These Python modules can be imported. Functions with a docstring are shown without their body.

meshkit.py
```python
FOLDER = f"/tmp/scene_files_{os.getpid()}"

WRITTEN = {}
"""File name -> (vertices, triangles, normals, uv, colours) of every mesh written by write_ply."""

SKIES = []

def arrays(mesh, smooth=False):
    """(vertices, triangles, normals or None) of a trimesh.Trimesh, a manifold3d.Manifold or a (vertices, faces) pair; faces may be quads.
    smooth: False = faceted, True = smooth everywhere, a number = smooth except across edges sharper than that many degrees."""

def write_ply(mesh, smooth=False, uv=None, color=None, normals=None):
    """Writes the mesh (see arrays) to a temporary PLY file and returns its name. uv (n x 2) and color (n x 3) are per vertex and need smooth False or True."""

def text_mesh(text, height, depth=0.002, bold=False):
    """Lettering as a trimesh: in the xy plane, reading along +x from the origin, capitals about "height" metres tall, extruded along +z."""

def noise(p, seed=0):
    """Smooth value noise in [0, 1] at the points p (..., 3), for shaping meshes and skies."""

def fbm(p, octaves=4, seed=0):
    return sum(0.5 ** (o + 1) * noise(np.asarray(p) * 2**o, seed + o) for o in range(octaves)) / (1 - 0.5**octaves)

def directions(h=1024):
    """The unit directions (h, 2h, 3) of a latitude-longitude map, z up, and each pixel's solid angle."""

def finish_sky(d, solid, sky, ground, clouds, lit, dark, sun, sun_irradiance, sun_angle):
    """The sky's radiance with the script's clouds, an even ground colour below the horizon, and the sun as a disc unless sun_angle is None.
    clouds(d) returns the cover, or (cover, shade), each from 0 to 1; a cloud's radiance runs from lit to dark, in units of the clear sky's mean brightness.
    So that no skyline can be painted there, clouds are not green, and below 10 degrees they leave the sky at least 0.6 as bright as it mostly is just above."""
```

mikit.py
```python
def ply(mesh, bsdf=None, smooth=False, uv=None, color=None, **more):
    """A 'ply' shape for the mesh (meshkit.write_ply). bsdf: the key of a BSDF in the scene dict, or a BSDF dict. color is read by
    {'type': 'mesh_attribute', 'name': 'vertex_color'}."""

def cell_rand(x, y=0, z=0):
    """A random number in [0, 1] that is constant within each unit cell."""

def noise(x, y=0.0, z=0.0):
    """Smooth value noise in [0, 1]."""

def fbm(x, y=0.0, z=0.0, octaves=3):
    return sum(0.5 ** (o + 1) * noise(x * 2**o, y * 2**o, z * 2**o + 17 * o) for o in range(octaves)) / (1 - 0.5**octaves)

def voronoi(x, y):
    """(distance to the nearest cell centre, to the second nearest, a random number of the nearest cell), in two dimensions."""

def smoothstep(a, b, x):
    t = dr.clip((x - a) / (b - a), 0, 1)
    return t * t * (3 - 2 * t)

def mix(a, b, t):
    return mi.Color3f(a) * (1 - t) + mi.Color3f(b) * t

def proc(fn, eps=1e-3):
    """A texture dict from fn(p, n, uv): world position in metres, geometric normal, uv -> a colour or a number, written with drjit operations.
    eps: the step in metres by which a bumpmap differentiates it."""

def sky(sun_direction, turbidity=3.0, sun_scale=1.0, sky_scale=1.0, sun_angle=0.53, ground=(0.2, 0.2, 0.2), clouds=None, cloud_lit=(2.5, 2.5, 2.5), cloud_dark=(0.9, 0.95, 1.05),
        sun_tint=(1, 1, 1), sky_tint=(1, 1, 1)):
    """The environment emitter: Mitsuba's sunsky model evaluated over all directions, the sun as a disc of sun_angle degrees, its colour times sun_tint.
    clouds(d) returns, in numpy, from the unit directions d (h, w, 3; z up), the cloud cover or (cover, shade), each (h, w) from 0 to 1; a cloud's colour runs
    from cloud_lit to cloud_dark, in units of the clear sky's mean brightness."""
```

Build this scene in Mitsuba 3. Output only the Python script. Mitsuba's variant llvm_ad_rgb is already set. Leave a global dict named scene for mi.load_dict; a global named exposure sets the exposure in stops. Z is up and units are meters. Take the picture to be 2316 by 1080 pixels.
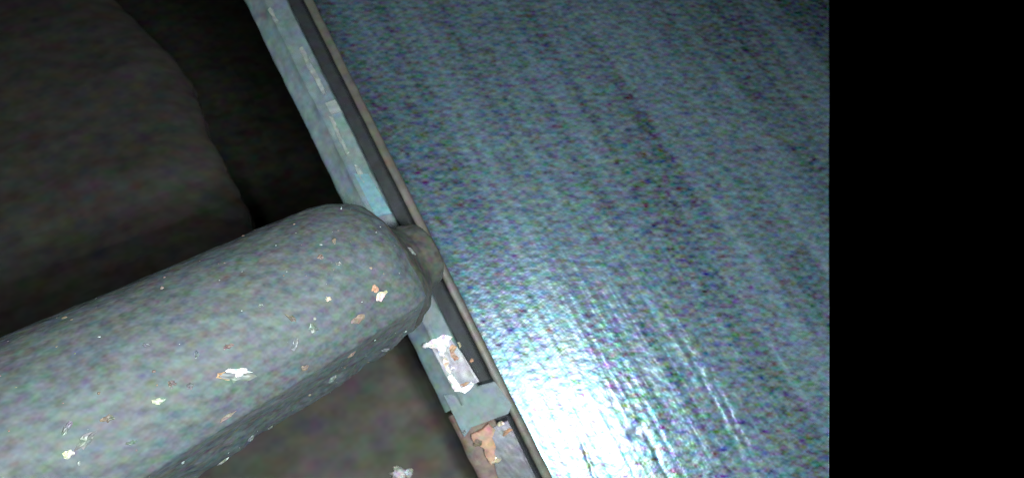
import math, random
import numpy as np, trimesh, manifold3d as m3
import drjit as dr, mitsuba as mi, mikit, meshkit
from shapely.geometry import Polygon, Point
T = mi.ScalarTransform4f
random.seed(5)
rng = np.random.default_rng(5)

# ------------------------------------------------------------------ camera, lamp, exposure
F, CX, CY, W, H = 1285.0, 1158.0, 540.0, 2316.0, 1080.0      # inspection camera: focal length and axis, in photo pixels
YAW = math.atan(183.0 / F)                                   # the lens looks a little to the right
LOOK = np.array([math.sin(YAW), math.cos(YAW), 0.0]); SIDE = np.array([math.cos(YAW), -math.sin(YAW), 0.0])
scene, labels = {}, {}
scene['camera'] = {                                          # a cheap fixed-focus lens, focused closer than these things
    'type': 'thinlens', 'fov': math.degrees(2 * math.atan(W / 2 / F)), 'fov_axis': 'x', 'near_clip': 0.01, 'far_clip': 10.0,
    'aperture_radius': 0.00055, 'focus_distance': 0.15, 'to_world': T().look_at(origin=[0, 0, 0], target=LOOK.tolist(), up=[0, 0, 1])}
# white LEDs of the inspection camera beside its lens, plus an added fill cluster
def lamp_cluster(centre, spread, count, power):
    """A small cluster of point lamps: their light overlaps into soft-edged shadows."""
    for k in range(count):
        ang, rad_ = k * 2.399963, spread * math.sqrt((k + 0.5) / count)
        p = [centre[0] + rad_ * math.cos(ang), centre[1], centre[2] + rad_ * math.sin(ang)]
        scene[f'led_or_fill_{len(scene):03d}'] = {'type': 'point', 'position': p, 'intensity': {'type': 'rgb', 'value': [c / count for c in power]}}
lamp_cluster((0.045, 0.004, -0.018), 0.015, 14, (0.175, 0.188, 0.190))
lamp_cluster((0.012, 0.000, -0.012), 0.012, 8, (0.075, 0.081, 0.082))
lamp_cluster((-0.040, 0.000, 0.030), 0.012, 8, (0.048, 0.050, 0.050))  # fill cluster, added to lift the dark wall and the pipe shadow
exposure = 0.0

# ------------------------------------------------------------------ helpers
def P(px, py, Z):
    """The point that lies Z metres ahead on the sight line through a photo pixel."""
    d = LOOK + SIDE * (px - CX) / F - np.array([0, 0, 1.0]) * (py - CY) / F
    return d * (Z / d[1])

def unit(v):
    v = np.asarray(v, float)
    return v / np.linalg.norm(v)

def add(key, mesh, bsdf, smooth=False, label=None, cat=None, kind=None, group=None):
    base, k = key, 0
    while key in scene:
        k += 1
        key = f'{base}_{k:03d}'
    scene[key] = mikit.ply(mesh, bsdf, smooth=smooth)
    d = {}
    if label: d['label'] = label
    if cat: d['category'] = cat
    if kind: d['kind'] = kind
    if group: d['group'] = group
    if d: labels[key] = d
    return key

def fbm(p, scale, octaves=3):
    return meshkit.fbm(np.asarray(p) * scale, octaves=octaves) if False else vfbm(np.asarray(p) * scale, octaves)

def _h(i):
    i = i.astype(np.int64)
    h = (i[..., 0] * 374761393 + i[..., 1] * 668265263 + i[..., 2] * 2147483647) & 0xFFFFFFFF
    h = ((h ^ (h >> 13)) * 1274126177) & 0xFFFFFFFF
    return ((h ^ (h >> 16)) & 0xFFFFFF) / 16777215.0

def vnoise(p):
    i = np.floor(p); t = p - i; t = t * t * (3 - 2 * t)
    out = 0
    for a in (0, 1):
        for b in (0, 1):
            for c in (0, 1):
                wgt = (t[..., 0] if a else 1 - t[..., 0]) * (t[..., 1] if b else 1 - t[..., 1]) * (t[..., 2] if c else 1 - t[..., 2])
                out = out + wgt * _h(i + np.array([a, b, c]) + 1000)
    return out

def vfbm(p, octaves=3):
    return sum(0.5 ** (o + 1) * vnoise(p * 2 ** o + 17 * o) for o in range(octaves)) / (1 - 0.5 ** octaves)

def grid_mesh(pts):
    n, m = pts.shape[:2]
    i, j = np.meshgrid(np.arange(n - 1), np.arange(m - 1), indexing='ij')
    q = np.stack([i * m + j, (i + 1) * m + j, (i + 1) * m + j + 1, i * m + j + 1], -1).reshape(-1, 4)
    return pts.reshape(-1, 3), np.vstack([q[:, [0, 1, 2]], q[:, [0, 2, 3]]])

def face_camera(v, f):
    a = v[f[:, 0]]; n = np.cross(v[f[:, 1]] - a, v[f[:, 2]] - a)
    return (v, f[:, ::-1]) if (n * a).sum() > 0 else (v, f)

def slab(pts, back):
    """A closed sheet: the grid of points as its front, and the same grid moved by BACK as its rear."""
    v, f = face_camera(*grid_mesh(pts))
    n, m = pts.shape[:2]; k = n * m
    ring = [i * m for i in range(n)] + [(n - 1) * m + j for j in range(1, m)] + [i * m + m - 1 for i in range(n - 2, -1, -1)] + [j for j in range(m - 2, 0, -1)]
    side = []
    for a, b in zip(ring, ring[1:] + ring[:1]):
        side += [[a, b, b + k], [a, b + k, a + k]]
    vv = np.vstack([v, v + back]); ff = np.vstack([f, f[:, ::-1] + k, side])
    return trimesh.Trimesh(vv, ff, process=False)

# ------------------------------------------------------------------ materials
def mottle(base, amp, chroma, scale, stretch=(1, 1, 1), coarse=0.5, seed=0.0):
    """Metal or paint with a fine uneven tint: each channel wanders on its own at two sizes."""
    sx, sy, sz = (scale * s for s in stretch)
    def fn(p, n, uv):
        x, y, z = p.x * sx + seed, p.y * sy, p.z * sz
        g = mikit.noise(x, y, z) - 0.5 + 0.6 * (mikit.noise(x * 2.3, y * 2.3, z * 2.3 + 9) - 0.5)
        c = mikit.fbm(x * 0.13 + 5, y * 0.13, z * 0.13, 3) - 0.5
        out = []
        for k, b in enumerate(base):
            h = mikit.noise(x * 0.8 + 31 * (k + 1), y * 0.8, z * 0.8) - 0.5 + 0.5 * (mikit.noise(x * 1.9 + 57 * (k + 1), y * 1.9, z * 1.9) - 0.5)
            out.append(dr.clip(b * (1 + amp * g + coarse * c + chroma * h), 0.002, 0.95))
        return mi.Color3f(*out)
    return mikit.proc(fn)

def bump(scale, stretch, fine=2.7):
    sx, sy, sz = (scale * s for s in stretch)
    def fn(p, n, uv):
        return mikit.noise(p.x * sx, p.y * sy, p.z * sz) + 0.45 * mikit.noise(p.x * sx * fine, p.y * sy * fine, p.z * sz * fine + 7)
    return mikit.proc(fn, eps=2e-4)

def material(name, color, rough, metallic=0.0, bump_tex=None, height=0.0, spec=0.5):
    b = {'type': 'principled', 'base_color': color, 'roughness': rough, 'metallic': metallic}
    if metallic < 1: b['specular'] = spec
    if bump_tex: b = {'type': 'bumpmap', 'arbitrary': bump_tex, 'scale': height, 'nested_bsdf': b}
    scene[name] = {'type': 'twosided', 'bsdf': b}

def sheet_color(p, n, uv):
    """Blue grey zinc: broad soft streaks along the draw direction and a fine uneven grain."""
    u = p.x * float(CB[0]) + p.y * float(CB[1]) + p.z * float(CB[2])
    v = p.x * float(TB[0]) + p.y * float(TB[1]) + p.z * float(TB[2])
    streak = mikit.fbm(u * 55 + 3, v * 3.5, 1.0, 3) - 0.5 + 0.5 * (mikit.noise(u * 260, v * 9, 5.0) - 0.5)
    blotch = mikit.fbm(u * 18, v * 14, 8.0, 3) - 0.5
    x, y, z = p.x * 430, p.y * 430, p.z * 620
    g = mikit.noise(x, y, z) - 0.5 + 0.7 * (mikit.noise(x * 2.1, y * 2.1, z * 2.1 + 9) - 0.5)
    out = []
    for k, b in enumerate((0.170, 0.258, 0.318)):
        h = mikit.noise(x * 0.8 + 31 * (k + 1), y * 0.8, z * 0.8) - 0.5 + 0.6 * (mikit.noise(x * 1.9 + 57 * (k + 1), y * 1.9, z * 1.9) - 0.5)
        out.append(dr.clip(b * (1 + 0.85 * g + 0.8 * streak + 0.5 * blotch + 0.8 * h), 0.002, 0.95))
    return mi.Color3f(*out)
TB, CB = np.array([0.41, -0.17, -0.89]), np.array([0.89, 0.13, 0.42])
material('sheet_zinc', mikit.proc(sheet_color), 0.375, 0.60, bump(480, (0.9, 0.9, 1.0)), 0.00013)
material('pipe_grey', mottle((0.076, 0.093, 0.097), 0.5, 0.45, 600, (1, 1, 1), 0.3, 3.0), 0.62, 0.0, bump(520, (1, 1, 1)), 0.00015, 0.3)
material('rail_metal', mottle((0.125, 0.175, 0.187), 0.3, 0.4, 380, (1, 1, 0.8), 0.5, 8.0), 0.6, 0.05, bump(260, (1, 1, 1)), 0.00015)
material('rail_flange_metal', mottle((0.098, 0.094, 0.082), 0.3, 0.4, 380, (1, 1, 0.8), 0.5, 12.0), 0.5, 0.15)
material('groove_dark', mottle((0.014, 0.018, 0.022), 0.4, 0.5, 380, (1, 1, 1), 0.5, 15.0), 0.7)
material('pad_metal', mottle((0.135, 0.14, 0.155), 0.25, 0.3, 380, (1, 1, 1), 0.4, 18.0), 0.4, 0.3)
material('bare_white', mottle((0.72, 0.70, 0.72), 0.7, 0.5, 800, (1, 1, 1), 0.3, 21.0), 0.3, 0.2)  # on the rail: worn spots with their specular glint painted in as white
material('bare_cream', mottle((0.55, 0.50, 0.38), 0.4, 0.5, 600, (1, 1, 1), 0.3, 24.0), 0.35, 0.2)
material('rust_orange', mottle((0.38, 0.225, 0.16), 0.5, 0.4, 450, (1, 1, 1), 0.5, 27.0), 0.6)
material('rust_brown', mottle((0.16, 0.12, 0.10), 0.5, 0.4, 450, (1, 1, 1), 0.5, 29.0), 0.7)
material('wall_dark', mottle((0.095, 0.10, 0.08), 0.35, 0.8, 120, (1, 1, 1), 0.5, 33.0), 0.85, 0.0, None, 0, 0.2)
material('panel_dark', mottle((0.088, 0.084, 0.075), 0.3, 0.5, 150, (1, 1, 1), 0.45, 36.0), 0.85, 0.0, None, 0, 0.2)
material('neck_dark', mottle((0.060, 0.062, 0.054), 0.4, 0.5, 480, (1, 1, 1), 0.5, 44.0), 0.6, 0.0, bump(500, (1, 1, 1)), 0.00015, 0.3)  # darker brownish tone of the narrowing pipe end
material('faint_grey', mottle((0.15, 0.165, 0.165), 0.4, 0.4, 600, (1, 1, 1), 0.3, 46.0), 0.45, 0.1)
material('faint_pale', mottle((0.24, 0.28, 0.27), 0.3, 0.2, 600, (1, 1, 1), 0.3, 46.0), 0.45, 0.1)
material('highlight_cyan', mottle((0.13, 0.27, 0.31), 0.3, 0.3, 600, (1, 1, 1), 0.3, 46.0), 0.4, 0.1)  # bright cyan highlight of the flange end, put into the colour
material('faint_tan', mottle((0.16, 0.125, 0.105), 0.4, 0.5, 600, (1, 1, 1), 0.3, 47.0), 0.6)

# ------------------------------------------------------------------ rail frame
R0, R1 = P(708, 0, 0.262), P(1250, 1080, 0.226)              # the right edge of the rail's face, far to near
t = unit(R1 - R0)
wl = unit(np.cross(t, R0 + R1)); wl = wl if wl[0] < 0 else -wl  # across the rail, to the left
hn = unit(np.cross(t, wl)); hn = hn if hn[1] < 0 else -hn       # out of the rail, towards the lens
LEN = np.linalg.norm(R1 - R0)
S0, S1 = -0.10, LEN + 0.05

def rail(s, w, h):
    return R0 + np.multiply.outer(s, t) + np.multiply.outer(w, wl) + np.multiply.outer(h, hn)

def on_rail(px, py, h=0.0):
    d = P(px, py, 1.0); o = R0 + h * hn
    p = d * (o @ hn) / (d @ hn) - R0
    return p @ t, p @ wl

def rail_map(m):
    v = np.asarray(m.vertices)
    out = trimesh.Trimesh(R0 + v[:, :1] * t + v[:, 1:2] * wl + v[:, 2:] * hn, m.faces.copy(), process=False)
    if np.linalg.det(np.stack([t, wl, hn])) < 0: out.invert()
    return out

def bevelled(poly, h0, h1, bevel, wob=0.0):
    """A prism over POLY (s, w) from h0 to h1 with its top edge chamfered."""
    layers = [(poly, h0), (poly, h1 - bevel), (poly.buffer(-bevel * 0.6, join_style=2), h1 - bevel * 0.3), (poly.buffer(-bevel, join_style=2), h1)]
    pts = []
    for pl, h in layers:
        c = np.array(pl.exterior.coords)[:-1]
        pts.append(np.column_stack([c, np.full(len(c), h)]))
    return pts

def prism(poly, h0, h1, bevel=0.0006):
    """poly in (s, w): bevelled block in the rail frame."""
    def ex(pl, a, b):
        cs = m3.CrossSection([np.array(pl.exterior.coords)[:-1].tolist()], m3.FillRule.NonZero)
        return m3.Manifold.extrude(cs, b - a).translate([0, 0, a])
    m = ex(poly, h0, h1 - bevel)
    steps = 3
    for k in range(steps):
        ang = (k + 1) / steps * math.pi / 2
        inset = bevel * (1 - math.cos(ang)); top = h1 - bevel + bevel * math.sin(ang)
        pl = poly.buffer(-inset - 1e-6, join_style=2)
        m = m + ex(pl, h0, top)
    mm = m.to_mesh()
    return trimesh.Trimesh(mm.vert_properties[:, :3], mm.tri_verts, process=False)

def roughen(m, edge, amp, scale):
    """Splits long edges and pushes the points a little in and out: worn, hand-finished faces."""
    v, f = trimesh.remesh.subdivide_to_size(np.asarray(m.vertices), np.asarray(m.faces), edge, max_iter=12)
    mm = trimesh.Trimesh(v, f, process=True); mm.merge_vertices()
    v = np.array(mm.vertices)
    d = np.stack([vfbm(v * scale + 11 * k, 3) - 0.5 for k in range(3)], 1)
    mm.vertices = v + d * amp
    return mm

def rect(s0, s1, w0, w1):
    return Polygon([(s0, w0), (s1, w0), (s1, w1), (s0, w1)])

def section(profile, s0, s1, step=0.0015, amp=0.0006, seed=0):
    """A bar of the rail with the outline PROFILE [(w, h)], lightly uneven along its length."""
    n = int((s1 - s0) / step) + 2
    s = np.linspace(s0, s1, n)
    dense = []
    pr = profile + profile[:1]
    for (a, b), (c, d) in zip(pr, pr[1:]):
        k = max(1, int(math.hypot(c - a, d - b) / 0.0012))
        dense += [(a + (c - a) * i / k, b + (d - b) * i / k) for i in range(k)]
    dense = np.array(dense); m = len(dense)
    g = np.zeros((n, m, 3)); g[..., 0] = s[:, None]; g[..., 1] = dense[:, 0]; g[..., 2] = dense[:, 1]
    q = g * np.array([160, 420, 420]) + seed
    g[..., 1] += (vfbm(q, 3) - 0.5) * amp * 2
    g[..., 2] += (vfbm(q + 40, 3) - 0.5) * amp * 2
    v = g.reshape(-1, 3); f = []
    i, j = np.meshgrid(np.arange(n - 1), np.arange(m), indexing='ij')
    a, b, c, d = i * m + j, i * m + (j + 1) % m, (i + 1) * m + (j + 1) % m, (i + 1) * m + j
    f = np.vstack([np.stack([a, b, c], -1).reshape(-1, 3), np.stack([a, c, d], -1).reshape(-1, 3)])
    tri = trimesh.creation.triangulate_polygon(Polygon(dense), engine='earcut')
    cv, cf = tri
    idx = np.array([np.argmin(((dense - p) ** 2).sum(1)) for p in cv])
    cp = dense[idx[cf]]; area = np.cross(cp[:, 1] - cp[:, 0], cp[:, 2] - cp[:, 0])
    cc = np.where(area[:, None] > 0, idx[cf], idx[cf][:, ::-1])
    pa = 0.5 * np.sum(dense[:, 0] * np.roll(dense[:, 1], -1) - dense[:, 1] * np.roll(dense[:, 0], -1))
    if pa < 0: cc = cc[:, ::-1]
    f = np.vstack([f, cc, cc[:, ::-1] + (n - 1) * m])
    mesh = rail_map(trimesh.Trimesh(v, f, process=False))
    if mesh.volume < 0: mesh.invert()
    return mesh

# ------------------------------------------------------------------ the setting: dark wall behind
def plane_grid(corners, n, amp, scale, seed=0):
    a, b, c, d = corners
    u, v = np.meshgrid(np.linspace(0, 1, n), np.linspace(0, 1, n), indexing='ij')
    p = a * ((1 - u) * (1 - v))[..., None] + b * (u * (1 - v))[..., None] + c * (u * v)[..., None] + d * ((1 - u) * v)[..., None]
    nrm = unit(np.cross(b - a, d - a)); nrm = nrm if nrm[1] < 0 else -nrm
    return p + ((vfbm(p * scale + seed, 4) - 0.5) * amp)[..., None] * nrm, nrm

def wall_z(px, py):
    return 0.58 - 0.235 * py / 1080 - 0.02 * px / 1000

wp = [P(px, py, wall_z(px, py)) for px, py in ((-700, -400), (1700, -400), (1700, 1500), (-700, 1500))]
wq = np.array(wp)
cen = wq.mean(0); nw = np.linalg.svd(wq - cen)[2][2]; nw = nw if nw[1] < 0 else -nw
def on_wall(px, py, h=0.0):
    d = P(px, py, 1.0)
    return d * ((cen + h * nw) @ nw) / (d @ nw)
wc = [on_wall(px, py) for px, py in ((-700, -400), (1500, -400), (1500, 1500), (-700, 1500))]
ex = unit(wc[1] - wc[0]); ey = np.cross(nw, ex)
deep, _ = plane_grid([p_ - nw * 0.22 + (p_ - cen) * 0.5 for p_ in wc], 160, 0.01, 20)  # set far back so that the shadowed area comes out dark
add('wall', slab(deep, -nw * 0.01), 'wall_dark', True, 'dark dull rear wall deep behind the rail', None, 'structure')
# the plate standing in front of it: its curved edge is shaped to stand for the rail shadow
edge_px = [(60, -420), (150, -250), (215, -60), (300, 22), (362, 82), (405, 140), (428, 200), (446, 260), (482, 318), (525, 420), (590, 560), (700, 690), (860, 740), (1500, 760)]
ew = np.array([((on_wall(x, y) - cen) @ ex, (on_wall(x, y) - cen) @ ey) for x, y in edge_px])
row = np.linspace(ew[0, 1], ((on_wall(600, 1500) - cen) @ ey), 260)
right = np.interp(row, ew[::-1, 1], ew[::-1, 0])
left = (on_wall(-700, 300) - cen) @ ex
frac = np.r_[np.linspace(0, 0.86, 130), np.linspace(0.862, 1, 90)]
right = right + (vfbm(np.stack([row * 60, row * 0, row * 0], -1), 3) - 0.5) * 0.006
gu = left + (right - left)[:, None] * frac[None]
gv = np.repeat(row[:, None], len(frac), 1)
pl = cen + gu[..., None] * ex + gv[..., None] * ey
drop = np.clip((gu - (right[:, None] - 0.05)) / 0.05, 0, 1)
pl = pl + ((vfbm(pl * 28, 4) - 0.5) * 0.008 + 0.020 * (np.sqrt(np.clip(1 - drop ** 2, 0, 1)) - 1))[..., None] * nw
plate_mesh = slab(pl, -nw * 0.006)
add('wall__shadow_edge_plate', plate_mesh, 'panel_dark', True, 'dark wall plate left of the rail, its curved edge shaped after a shadow edge')

# ------------------------------------------------------------------ the broad bright metal sheet on the right
B0, B1 = P(736, 0, 0.324), P(1240, 1080, 0.2285)
tb = unit(B1 - B0); BL = np.linalg.norm(B1 - B0)
nb = unit(np.array([-0.03, -1.0, -0.0])); nb = unit(nb - (nb @ tb) * tb)
cb = unit(np.cross(nb, tb)); cb = cb if cb[0] > 0 else -cb
TB, CB = tb, cb                                              # the draw direction that the sheet's material follows
CURV = 0.45
ns, nu = 560, 520
s = np.linspace(-0.16, BL + 0.10, ns)
def sheet(sv, uv_):
    return B0 + np.multiply.outer(sv, tb) + np.multiply.outer(uv_, cb) - np.multiply.outer(CURV * uv_ ** 2, nb)
pts = np.zeros((ns, nu, 3))
EDGE = 1875
for i, sv in enumerate(s):
    us = np.linspace(0, 0.6, 900); q = sheet(np.full(900, sv), us)
    pxs = CX + F * (q @ SIDE) / (q @ LOOK)
    umax = us[np.argmax(pxs > EDGE)] if (pxs > EDGE).any() else 0.6
    k = np.argmax(pxs > EDGE)
    if k > 0: umax = us[k - 1] + (us[k] - us[k - 1]) * (EDGE - pxs[k - 1]) / (pxs[k] - pxs[k - 1])
    u = np.linspace(-0.0015 - 0.012 * min(1, max(0, 1 - sv / BL)), umax, nu)
    pts[i] = sheet(np.full(nu, sv), u)
SS = ((pts - B0) @ tb); UU = ((pts - B0) @ cb)
# drawn ripples along the sheet and a few deeper scored lines
rip = (vfbm(np.stack([UU * 55, SS * 4, 0 * UU], -1), 3) - 0.5) * 0.0012 + (vfbm(np.stack([UU * 420, SS * 14, 0 * UU + 4], -1), 2) - 0.5) * 0.00025
def sheet_su(px, py):
    lo = P(px, py, 1.0)
    # march to the sheet
    best = None
    for Z in np.linspace(0.12, 0.45, 1300):
        p = lo * Z - B0; u = p @ cb
        if p @ nb + CURV * u * u < 0: return p @ tb, u
    return p @ tb, u
for line, wd, dp in ((((1300, 970), (1322, 1010), (1345, 1078), (1380, 1180)), 0.0011, 0.0015), (((1500, 690), (1560, 800), (1640, 960), (1700, 1075), (1740, 1160)), 0.0016, 0.0013),
                     (((1480, 420), (1540, 590), (1590, 700)), 0.0022, 0.0006), (((1440, 930), (1475, 1010), (1510, 1080), (1540, 1150)), 0.0013, 0.0010),
                     (((1590, 800), (1665, 960), (1720, 1060)), 0.0012, 0.0008), (((960, 40), (1060, 190), (1165, 340)), 0.004, -0.0012), (((1250, 640), (1330, 820)), 0.0015, 0.0006)):
    su = np.array([sheet_su(*p) for p in line])
    uc = np.interp(SS, su[:, 0], su[:, 1]) + (vfbm(np.stack([SS * 300, 0 * SS, 0 * SS], -1), 2) - 0.5) * 0.0018
    fade = np.clip((SS - su[0, 0]) / 0.008, 0, 1) * np.clip((su[-1, 0] - SS) / 0.008, 0, 1)
    rip = rip - 0.18 * dp * fade * np.exp(-((UU - uc) / wd) ** 2)
su = sheet_su(1437, 978)
rip = rip - 0.0006 * np.exp(-(((SS - su[0]) / 0.002) ** 2 + ((UU - su[1]) / 0.0028) ** 2))
pts = pts + rip[..., None] * nb
add('metal_sheet', slab(pts, -nb * 0.0025), 'sheet_zinc', True, 'broad blue grey metal sheet with drawn streaks and a white glare, right of the rail', 'metal sheet')

# ------------------------------------------------------------------ the slotted rail
labels['slotted_rail'] = {'label': 'narrow grey slotted rail running down between the dark wall and the bright sheet', 'category': 'rail'}
mm_ = 0.001
sA = on_rail(965, 560)[0]
bridge_a, bridge_b = on_rail(1085, 868)[0], on_rail(1150, 935)[0]
left_top = [(10.5*mm_, -13*mm_), (10.5*mm_, -0.6*mm_), (11.1*mm_, 0), (18.3*mm_, 0.3*mm_), (19.2*mm_, 0.9*mm_), (20.2*mm_, 0.1*mm_), (26.8*mm_, -2.9*mm_), (27.3*mm_, -4*mm_), (27.3*mm_, -13*mm_)]
add('slotted_rail__left_flange', section(left_top, S0, bridge_a + 0.004, seed=2), 'rail_metal', 50)
left_low = [(10.7*mm_, -13*mm_), (10.7*mm_, -3.0*mm_), (11.3*mm_, -2.6*mm_), (25.6*mm_, -3.0*mm_), (27.0*mm_, -4.2*mm_), (27.0*mm_, -13*mm_)]
add('slotted_rail__left_flange', section(left_low, bridge_a + 0.006, S1, seed=7), 'rust_brown', 50, 'rust brown lower length of the left flange')
right = [(0.2*mm_, -14*mm_), (0.0*mm_, -1.4*mm_), (0.7*mm_, -0.8*mm_), (3.3*mm_, -0.5*mm_), (3.8*mm_, -1.1*mm_), (3.8*mm_, -14*mm_)]
add('slotted_rail__right_flange', section(right, S0, S1, seed=12, amp=0.0003), 'rail_flange_metal', 50)
web = [(3.9*mm_, -16*mm_), (3.9*mm_, -11*mm_), (10.4*mm_, -11*mm_), (10.4*mm_, -16*mm_)]
add('slotted_rail__groove_floor', section(web, S0, S1, seed=20), 'groove_dark', 50)
def px_poly(pts_, h=0.0):
    return Polygon([on_rail(a, b, h) for a, b in pts_]).buffer(0)
def block(name, pts_, h0, h1, mat, bevel=0.0006, rough=0.00035, label=None):
    m = roughen(prism(px_poly(pts_, h1), h0, h1, bevel), 0.0016, rough, 500)
    return add('slotted_rail__' + name, rail_map(m), mat, 45, label)
block('bridge', [(1003, 893), (1014, 893), (1090, 870), (1118, 862), (1158, 915), (1150, 935), (1066, 966), (1050, 988)], -0.0125, 0.0004, 'rail_metal', 0.0008)
block('pad', [(970, 775), (1012, 758), (1046, 800), (1084, 862), (1040, 884), (1018, 868)], -0.010, 0.0012, 'pad_metal', 0.0007, label='square edged pad below the pipe end')
block('pad', [(1098, 975), (1148, 950), (1215, 1085), (1240, 1140), (1165, 1160), (1128, 1085)], -0.010, -0.0008, 'pad_metal', 0.0007)
block('nub', [(733, 232), (757, 224), (772, 250), (748, 258)], -0.002, 0.0018, 'faint_pale', 0.0007, label='small pale nub on the upper left flange')
block('end_highlight', [(800, 392), (832, 392), (886, 482), (850, 490)], -0.002, 0.0012, 'highlight_cyan', 0.0006, label='bluish highlight painted on the end of the upper left flange')
for wp_, mt in (([(957, 781), (966, 776), (975, 766), (988, 764), (1003, 756), (1014, 759), (1022, 762), (1013, 770), (1015, 779), (1009, 786), (1004, 797), (1006, 808), (996, 804), (991, 795), (988, 787), (975, 787), (966, 783)], 'bare_white'),
            ([(1003, 812), (1009, 806), (1016, 818), (1014, 830), (1021, 838), (1018, 846), (1010, 838), (1006, 826)], 'bare_cream'),
            ([(1012, 850), (1024, 846), (1030, 858), (1040, 866), (1046, 874), (1058, 870), (1066, 862), (1072, 868), (1064, 879), (1052, 887), (1040, 884), (1030, 887), (1020, 870)], 'bare_white'),
            ([(1016, 788), (1022, 776), (1030, 782), (1026, 794), (1036, 806), (1030, 816), (1020, 806)], 'rust_orange')):
    block('worn_edge', wp_, -0.004, 0.0016, mt, 0.0004, 0.0016)
for wp_ in ([(676, 108), (684, 104), (700, 136), (722, 176), (738, 214), (728, 212), (712, 182), (692, 146)], [(742, 262), (752, 264), (768, 300), (790, 345), (784, 350), (764, 312)], [(800, 372), (812, 376), (828, 410), (822, 416), (808, 396)], [(604, 22), (612, 16), (630, 48), (622, 52)]):
    block('worn_streak', wp_, -0.003, 0.0012, 'faint_pale', 0.0004, 0.0012)
block('rust_patch', [(1066, 982), (1088, 972), (1104, 958), (1120, 972), (1113, 990), (1121, 1010), (1118, 1026), (1126, 1040), (1112, 1050), (1100, 1034), (1096, 1016), (1082, 1006), (1074, 1010)], -0.006, 0.0002, 'rust_orange', 0.0004, 0.0009, 'orange rust on the lowest left flange')

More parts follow.
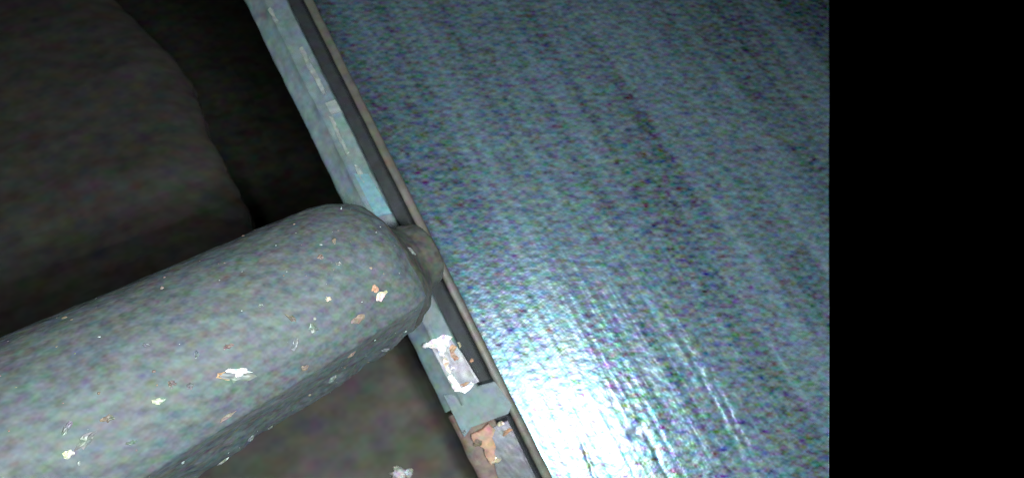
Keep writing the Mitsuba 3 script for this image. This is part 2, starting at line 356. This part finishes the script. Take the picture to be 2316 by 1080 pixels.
# ------------------------------------------------------------------ the pipe
labels['pipe'] = {'label': 'thick dull grey pipe with a shouldered end, entering from the left and meeting the rail', 'category': 'pipe'}
A1 = P(846, 612, 0.216)                                     # axis at the shoulder
A0 = P(258, 928, 0.172)
ax = unit(A1 - A0)
dn = unit(np.array([0.41, 0.0, -0.91])); dn = unit(dn - (dn @ ax) * ax)   # across the pipe, downwards in the photo
fw = np.cross(ax, dn); fw = fw if fw[1] < 0 else -fw                      # towards the lens
R = 0.0305
prof = []
for ang in np.linspace(-200, 33, 90):                       # round upper side, measured from the lens direction
    a = math.radians(ang); prof.append((math.sin(a), math.cos(a)))
prof = [(x, y) for x, y in prof if True]
a33 = math.radians(33); c0 = (math.sin(a33), math.cos(a33))
lip = [(0.61, 0.70), (0.68, 0.53), (0.75, 0.37), (0.82, 0.21), (0.89, 0.05), (0.95, -0.09), (0.96, -0.25), (0.86, -0.45), (0.66, -0.72)]
prof = np.array(prof + lip)
# even spacing around the outline
cl = np.vstack([prof, prof[:1]]); seg = np.r_[0, np.cumsum(np.linalg.norm(np.diff(cl, axis=0), axis=1))]
NP = 260
q = np.linspace(0, seg[-1], NP, endpoint=False)
prof = np.stack([np.interp(q, seg, cl[:, 0]), np.interp(q, seg, cl[:, 1])], 1)
# distance along the axis from the shoulder -> radius
stations = [(-0.30, 1.0), (-0.020, 1.0), (-0.012, 0.99), (-0.007, 0.965), (-0.003, 0.92), (0.000, 0.86), (0.003, 0.78), (0.0055, 0.67), (0.008, 0.58), (0.010, 0.51), (0.0125, 0.46), (0.016, 0.435), (0.0225, 0.425), (0.0232, 0.40), (0.0236, 0.32), (0.0237, 0.02)]
sx = np.array([a for a, _ in stations]); sr = np.array([b for _, b in stations])
xs = np.unique(np.r_[np.linspace(-0.30, -0.03, 190), np.linspace(-0.03, 0.0237, 100)])
rad = np.interp(xs, sx, sr)
late = 0.0055 * np.clip((prof[:, 0] - 0.1) / 0.6, 0, 1)[None] * (1 - np.clip((xs - 0.012) / 0.010, 0, 1))[:, None]
radius = np.interp(xs[:, None] - late, sx, sr)              # the shoulder reaches farther along on the lower side
circ = prof / np.linalg.norm(prof, axis=1, keepdims=True)
mixk = np.clip((xs - 0.002) / 0.010, 0, 1)[:, None, None]
ring = (prof[None] * (1 - mixk) + circ[None] * mixk) * radius[..., None] * R
pp = A1 + (np.clip((xs - 0.004) / 0.012, 0, 1) * 0.003)[:, None, None] * (dn - fw) + xs[:, None, None] * ax + ring[..., :1] * dn + ring[..., 1:] * fw
nd = unit_ = ring / np.maximum(np.linalg.norm(ring, axis=-1, keepdims=True), 1e-9)
nd3 = nd[..., :1] * dn + nd[..., 1:] * fw
def pipe_bump(p):
    return (vfbm(p * 70, 4) - 0.5) * 0.0012 + (vfbm(p * 330 + 5, 3) - 0.5) * 0.0005
pp = pp + (pipe_bump(pp) * np.clip(rad, 0, 1)[:, None])[..., None] * nd3
under = np.clip((prof[:, 0] - 0.6) / 0.25, 0, 1)[None] * np.clip((0.02 - xs) / 0.02, 0, 1)[:, None]
pp = pp + ((vfbm(pp * 95 + 8, 4) - 0.5) * 0.0060 * under)[..., None] * nd3
rough_end = np.clip((xs + 0.006) / 0.012, 0, 1)[:, None] * np.clip(rad, 0, 1)[:, None]
pp = pp + ((vfbm(pp * 120 + 3, 3) - 0.5) * 0.0065 * rough_end)[..., None] * nd3
n, m = pp.shape[:2]
v = pp.reshape(-1, 3)
i, j = np.meshgrid(np.arange(n - 1), np.arange(m), indexing='ij')
a, b, c, d = i * m + j, i * m + (j + 1) % m, (i + 1) * m + (j + 1) % m, (i + 1) * m + j
f = np.vstack([np.stack([a, b, c], -1).reshape(-1, 3), np.stack([a, c, d], -1).reshape(-1, 3)])
v = np.vstack([v, pp[0].mean(0), pp[-1].mean(0)]); k0, k1 = n * m, n * m + 1
jj = np.arange(m)
f = np.vstack([f, np.stack([(jj + 1) % m, jj, np.full(m, k0)], -1), np.stack([(n - 1) * m + jj, (n - 1) * m + (jj + 1) % m, np.full(m, k1)], -1)])
body = trimesh.Trimesh(v, f, process=False)
if body.volume < 0: body.invert()
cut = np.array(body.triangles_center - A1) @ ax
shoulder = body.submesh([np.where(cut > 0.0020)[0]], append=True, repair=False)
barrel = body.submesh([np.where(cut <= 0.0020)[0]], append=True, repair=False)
add('pipe__barrel', barrel, 'pipe_grey', True)
add('pipe__neck', shoulder, 'neck_dark', True, 'darker narrowing neck at the pipe end lying over the rail')

# bare and pale spots where the coating of the pipe is chipped
def on_mesh(mesh, px, py):
    """Where the sight line through a pixel first meets the mesh, and the face normal there."""
    d = P(px, py, 1.0)
    tr = np.asarray(mesh.triangles); e1, e2 = tr[:, 1] - tr[:, 0], tr[:, 2] - tr[:, 0]
    pv = np.cross(d, e2); det = (e1 * pv).sum(1); det = np.where(np.abs(det) < 1e-18, 1e-18, det)
    tv = -tr[:, 0]; u_ = (tv * pv).sum(1) / det; qv = np.cross(tv, e1); v_ = (qv @ d) / det; tt = (e2 * qv).sum(1) / det
    ok = np.where((u_ >= 0) & (v_ >= 0) & (u_ + v_ <= 1) & (tt > 0))[0]
    if not len(ok): return None
    k = ok[np.argmin(tt[ok])]
    nn = unit(np.cross(e1[k], e2[k]))
    return d * tt[k], (nn if nn @ d < 0 else -nn)
def chip(key, hit, rx, ry, rot, mat, seed, thick=0.0006, **kw):
    """A thin ragged flake seated on a surface: an uneven many-sided outline with a raised, crumpled top."""
    if hit is None: return
    c, nn = hit
    r = np.random.default_rng(seed)
    ux = unit(np.array([math.cos(rot), 0, -math.sin(rot)])); ux = unit(ux - (ux @ nn) * nn); uy = np.cross(nn, ux)
    k = 14; ang = np.arange(k) * 2 * np.pi / k
    rr = 0.55 + 0.6 * r.random(k)
    rim = c + (rx * rr * np.cos(ang))[:, None] * ux + (ry * rr * np.sin(ang))[:, None] * uy
    low = rim - nn * 0.0006
    inn = c + (rx * rr * 0.6 * np.cos(ang))[:, None] * ux + (ry * rr * 0.6 * np.sin(ang))[:, None] * uy + (thick * (0.5 + r.random(k)))[:, None] * nn
    rim = rim + nn * thick * 0.4
    topc = c + nn * thick * (0.4 + r.random())
    vv = np.vstack([low, rim, inn, topc, c - nn * 0.0006]); ff = []
    for q_ in range(k):
        e = (q_ + 1) % k
        ff += [[q_, e, k + e], [q_, k + e, k + q_], [k + q_, k + e, 2 * k + e], [k + q_, 2 * k + e, 2 * k + q_], [2 * k + q_, 2 * k + e, 3 * k], [e, q_, 3 * k + 1]]
    mesh = trimesh.Trimesh(vv, np.array(ff), process=False); trimesh.repair.fix_normals(mesh)
    add(key, mesh, mat, False, **kw)

PX = 0.2 / F                                              # metres per photo pixel at the pipe
spots = [(540, 850, 36, 13, 0.1, 'faint_grey'), (538, 842, 27, 11, 0.1, 'bare_white'), (508, 850, 16, 10, 0.2, 'rust_orange'), (862, 668, 11, 17, 0.9, 'bare_cream'), (848, 652, 9, 10, 0.3, 'rust_orange'), (358, 906, 13, 8, 0, 'bare_cream'),
         (928, 565, 14, 9, 0.2, 'faint_grey'), (195, 995, 24, 13, -0.7, 'faint_grey'), (155, 1025, 10, 12, 0.2, 'bare_cream'), (152, 965, 7, 16, 0.2, 'faint_grey'), (742, 676, 7, 7, 0, 'bare_cream'),
         (660, 720, 16, 6, 0.5, 'faint_tan'), (708, 742, 14, 10, 0.6, 'faint_grey'), (668, 778, 10, 16, 0.3, 'faint_grey'), (725, 582, 8, 8, 0, 'faint_tan'), (765, 596, 8, 7, 0, 'faint_grey'),
         (755, 545, 5, 8, 0, 'faint_tan'), (388, 866, 9, 8, 0, 'faint_tan'), (430, 872, 7, 9, 0, 'faint_grey'), (515, 783, 12, 6, -0.3, 'faint_tan'), (515, 940, 18, 6, -0.2, 'faint_tan'),
         (566, 990, 10, 9, 0, 'faint_grey'), (608, 1010, 9, 9, 0.4, 'faint_tan'), (505, 1040, 14, 6, -0.1, 'faint_grey'), (610, 965, 6, 13, 0.6, 'faint_grey'), (445, 800, 5, 10, 0.1, 'faint_grey'),
         (298, 1000, 10, 6, 0, 'faint_grey'), (245, 945, 14, 8, -0.3, 'faint_tan'), (810, 720, 18, 10, -0.4, 'faint_tan'), (700, 470, 6, 5, 0, 'faint_grey'), (752, 855, 13, 9, -0.5, 'faint_grey'),
         (690, 830, 9, 7, 0, 'faint_tan'), (795, 800, 10, 6, -0.3, 'faint_tan'), (870, 790, 9, 8, 0, 'faint_grey'), (330, 780, 7, 5, 0, 'faint_grey'), (590, 690, 6, 6, 0, 'faint_grey')]
for q_, (px, py, rx, ry, rot, mat) in enumerate(spots):
    hit = on_mesh(body, px, py)
    if hit is None: continue
    k_ = hit[0][1] / F
    chip('pipe__chip', hit, rx * k_, ry * k_, rot, mat, 100 + q_, 0.0005)
sp = np.random.default_rng(77); grains = {'faint_pale': [], 'faint_tan': [], 'faint_grey': []}
bt = np.asarray(barrel.triangles_center); bn = np.asarray(barrel.face_normals); bn = bn * np.sign((bn * (A1 - bt)).sum(1) * -1 + 1e-12)[:, None] if False else bn
facing = np.where((bn * bt).sum(1) * np.sign((bn * (bt - (A1 + ((bt - A1) @ ax)[:, None] * ax))).sum(1)) < 0)[0]
for q_ in range(420):
    k_ = sp.choice(facing); c_ = bt[k_]; mat = ('faint_pale', 'faint_tan', 'faint_tan', 'faint_grey')[sp.integers(4)]
    dens = vfbm((c_ * 45)[None], 2)[0]
    if dens < 0.45 and sp.random() < 0.7: continue
    g_ = trimesh.creation.icosphere(subdivisions=1, radius=1.0)
    g_.vertices = g_.vertices * (0.00022 + 0.0004 * sp.random() ** 3) * sp.uniform(0.6, 1.6, 3) * (1 + 0.35 * (sp.random((len(g_.vertices), 1)) - 0.5)) + c_ - bn[k_] * np.sign(bn[k_] @ (c_ - A1 - ((c_ - A1) @ ax) * ax)) * 0.0002
    grains[mat].append(g_)
for mat, gs in grains.items():
    add('pipe__sheen_speck', trimesh.util.concatenate(gs), mat, True, kind='stuff')  # pale grains added to give the barrel a rough metallic sheen
# worn edges of the rail: bright bare metal and rust
rail_parts = trimesh.util.concatenate([trimesh.Trimesh(*meshkit.WRITTEN[scene[k]['filename']][:2], process=False) for k in scene if k.startswith('slotted_rail__')])
worn = [(968, 780, 14, 6, -0.2, 'bare_white'), (1024, 790, 7, 10, 0.8, 'rust_orange'), (1030, 808, 8, 6, 0.8, 'rust_orange'), (1038, 780, 7, 6, 0.7, 'bare_cream'), (1066, 815, 5, 7, 0.6, 'rust_orange'),
        (1052, 868, 11, 5, -0.3, 'rust_orange'), (1020, 835, 6, 8, 1.1, 'bare_white'), (1122, 1040, 7, 12, 1.2, 'bare_cream'), (1132, 957, 8, 10, 0.8, 'bare_cream'), (1147, 975, 6, 14, 1.0, 'rust_orange'), (1080, 1000, 9, 12, 1.1, 'rust_brown'), (1050, 975, 6, 5, 0, 'faint_pale')]
for q_, (px, py, rx, ry, rot, mat) in enumerate(worn):
    hit = on_mesh(rail_parts, px, py)
    if hit is None: continue
    k_ = hit[0][1] / F
    chip('slotted_rail__worn_patch', hit, rx * k_, ry * k_, rot, mat, 300 + q_, 0.0007)
# two loose specks on the wall, bottom
wall_parts = plate_mesh
h1, h2 = on_mesh(wall_parts, 903, 1072), on_mesh(wall_parts, 924, 1070)
chip('paint_fleck', h1, 0.0046, 0.0034, 0.2, 'bare_white', 501, 0.003, label='larger of two pale flecks on the dark wall below the pipe, at the bottom edge', cat='paint fleck')
chip('paint_fleck', h2, 0.0028, 0.0026, 0.2, 'bare_white', 502, 0.003, label='smaller of two pale flecks on the dark wall, the one nearer the rail', cat='paint fleck')
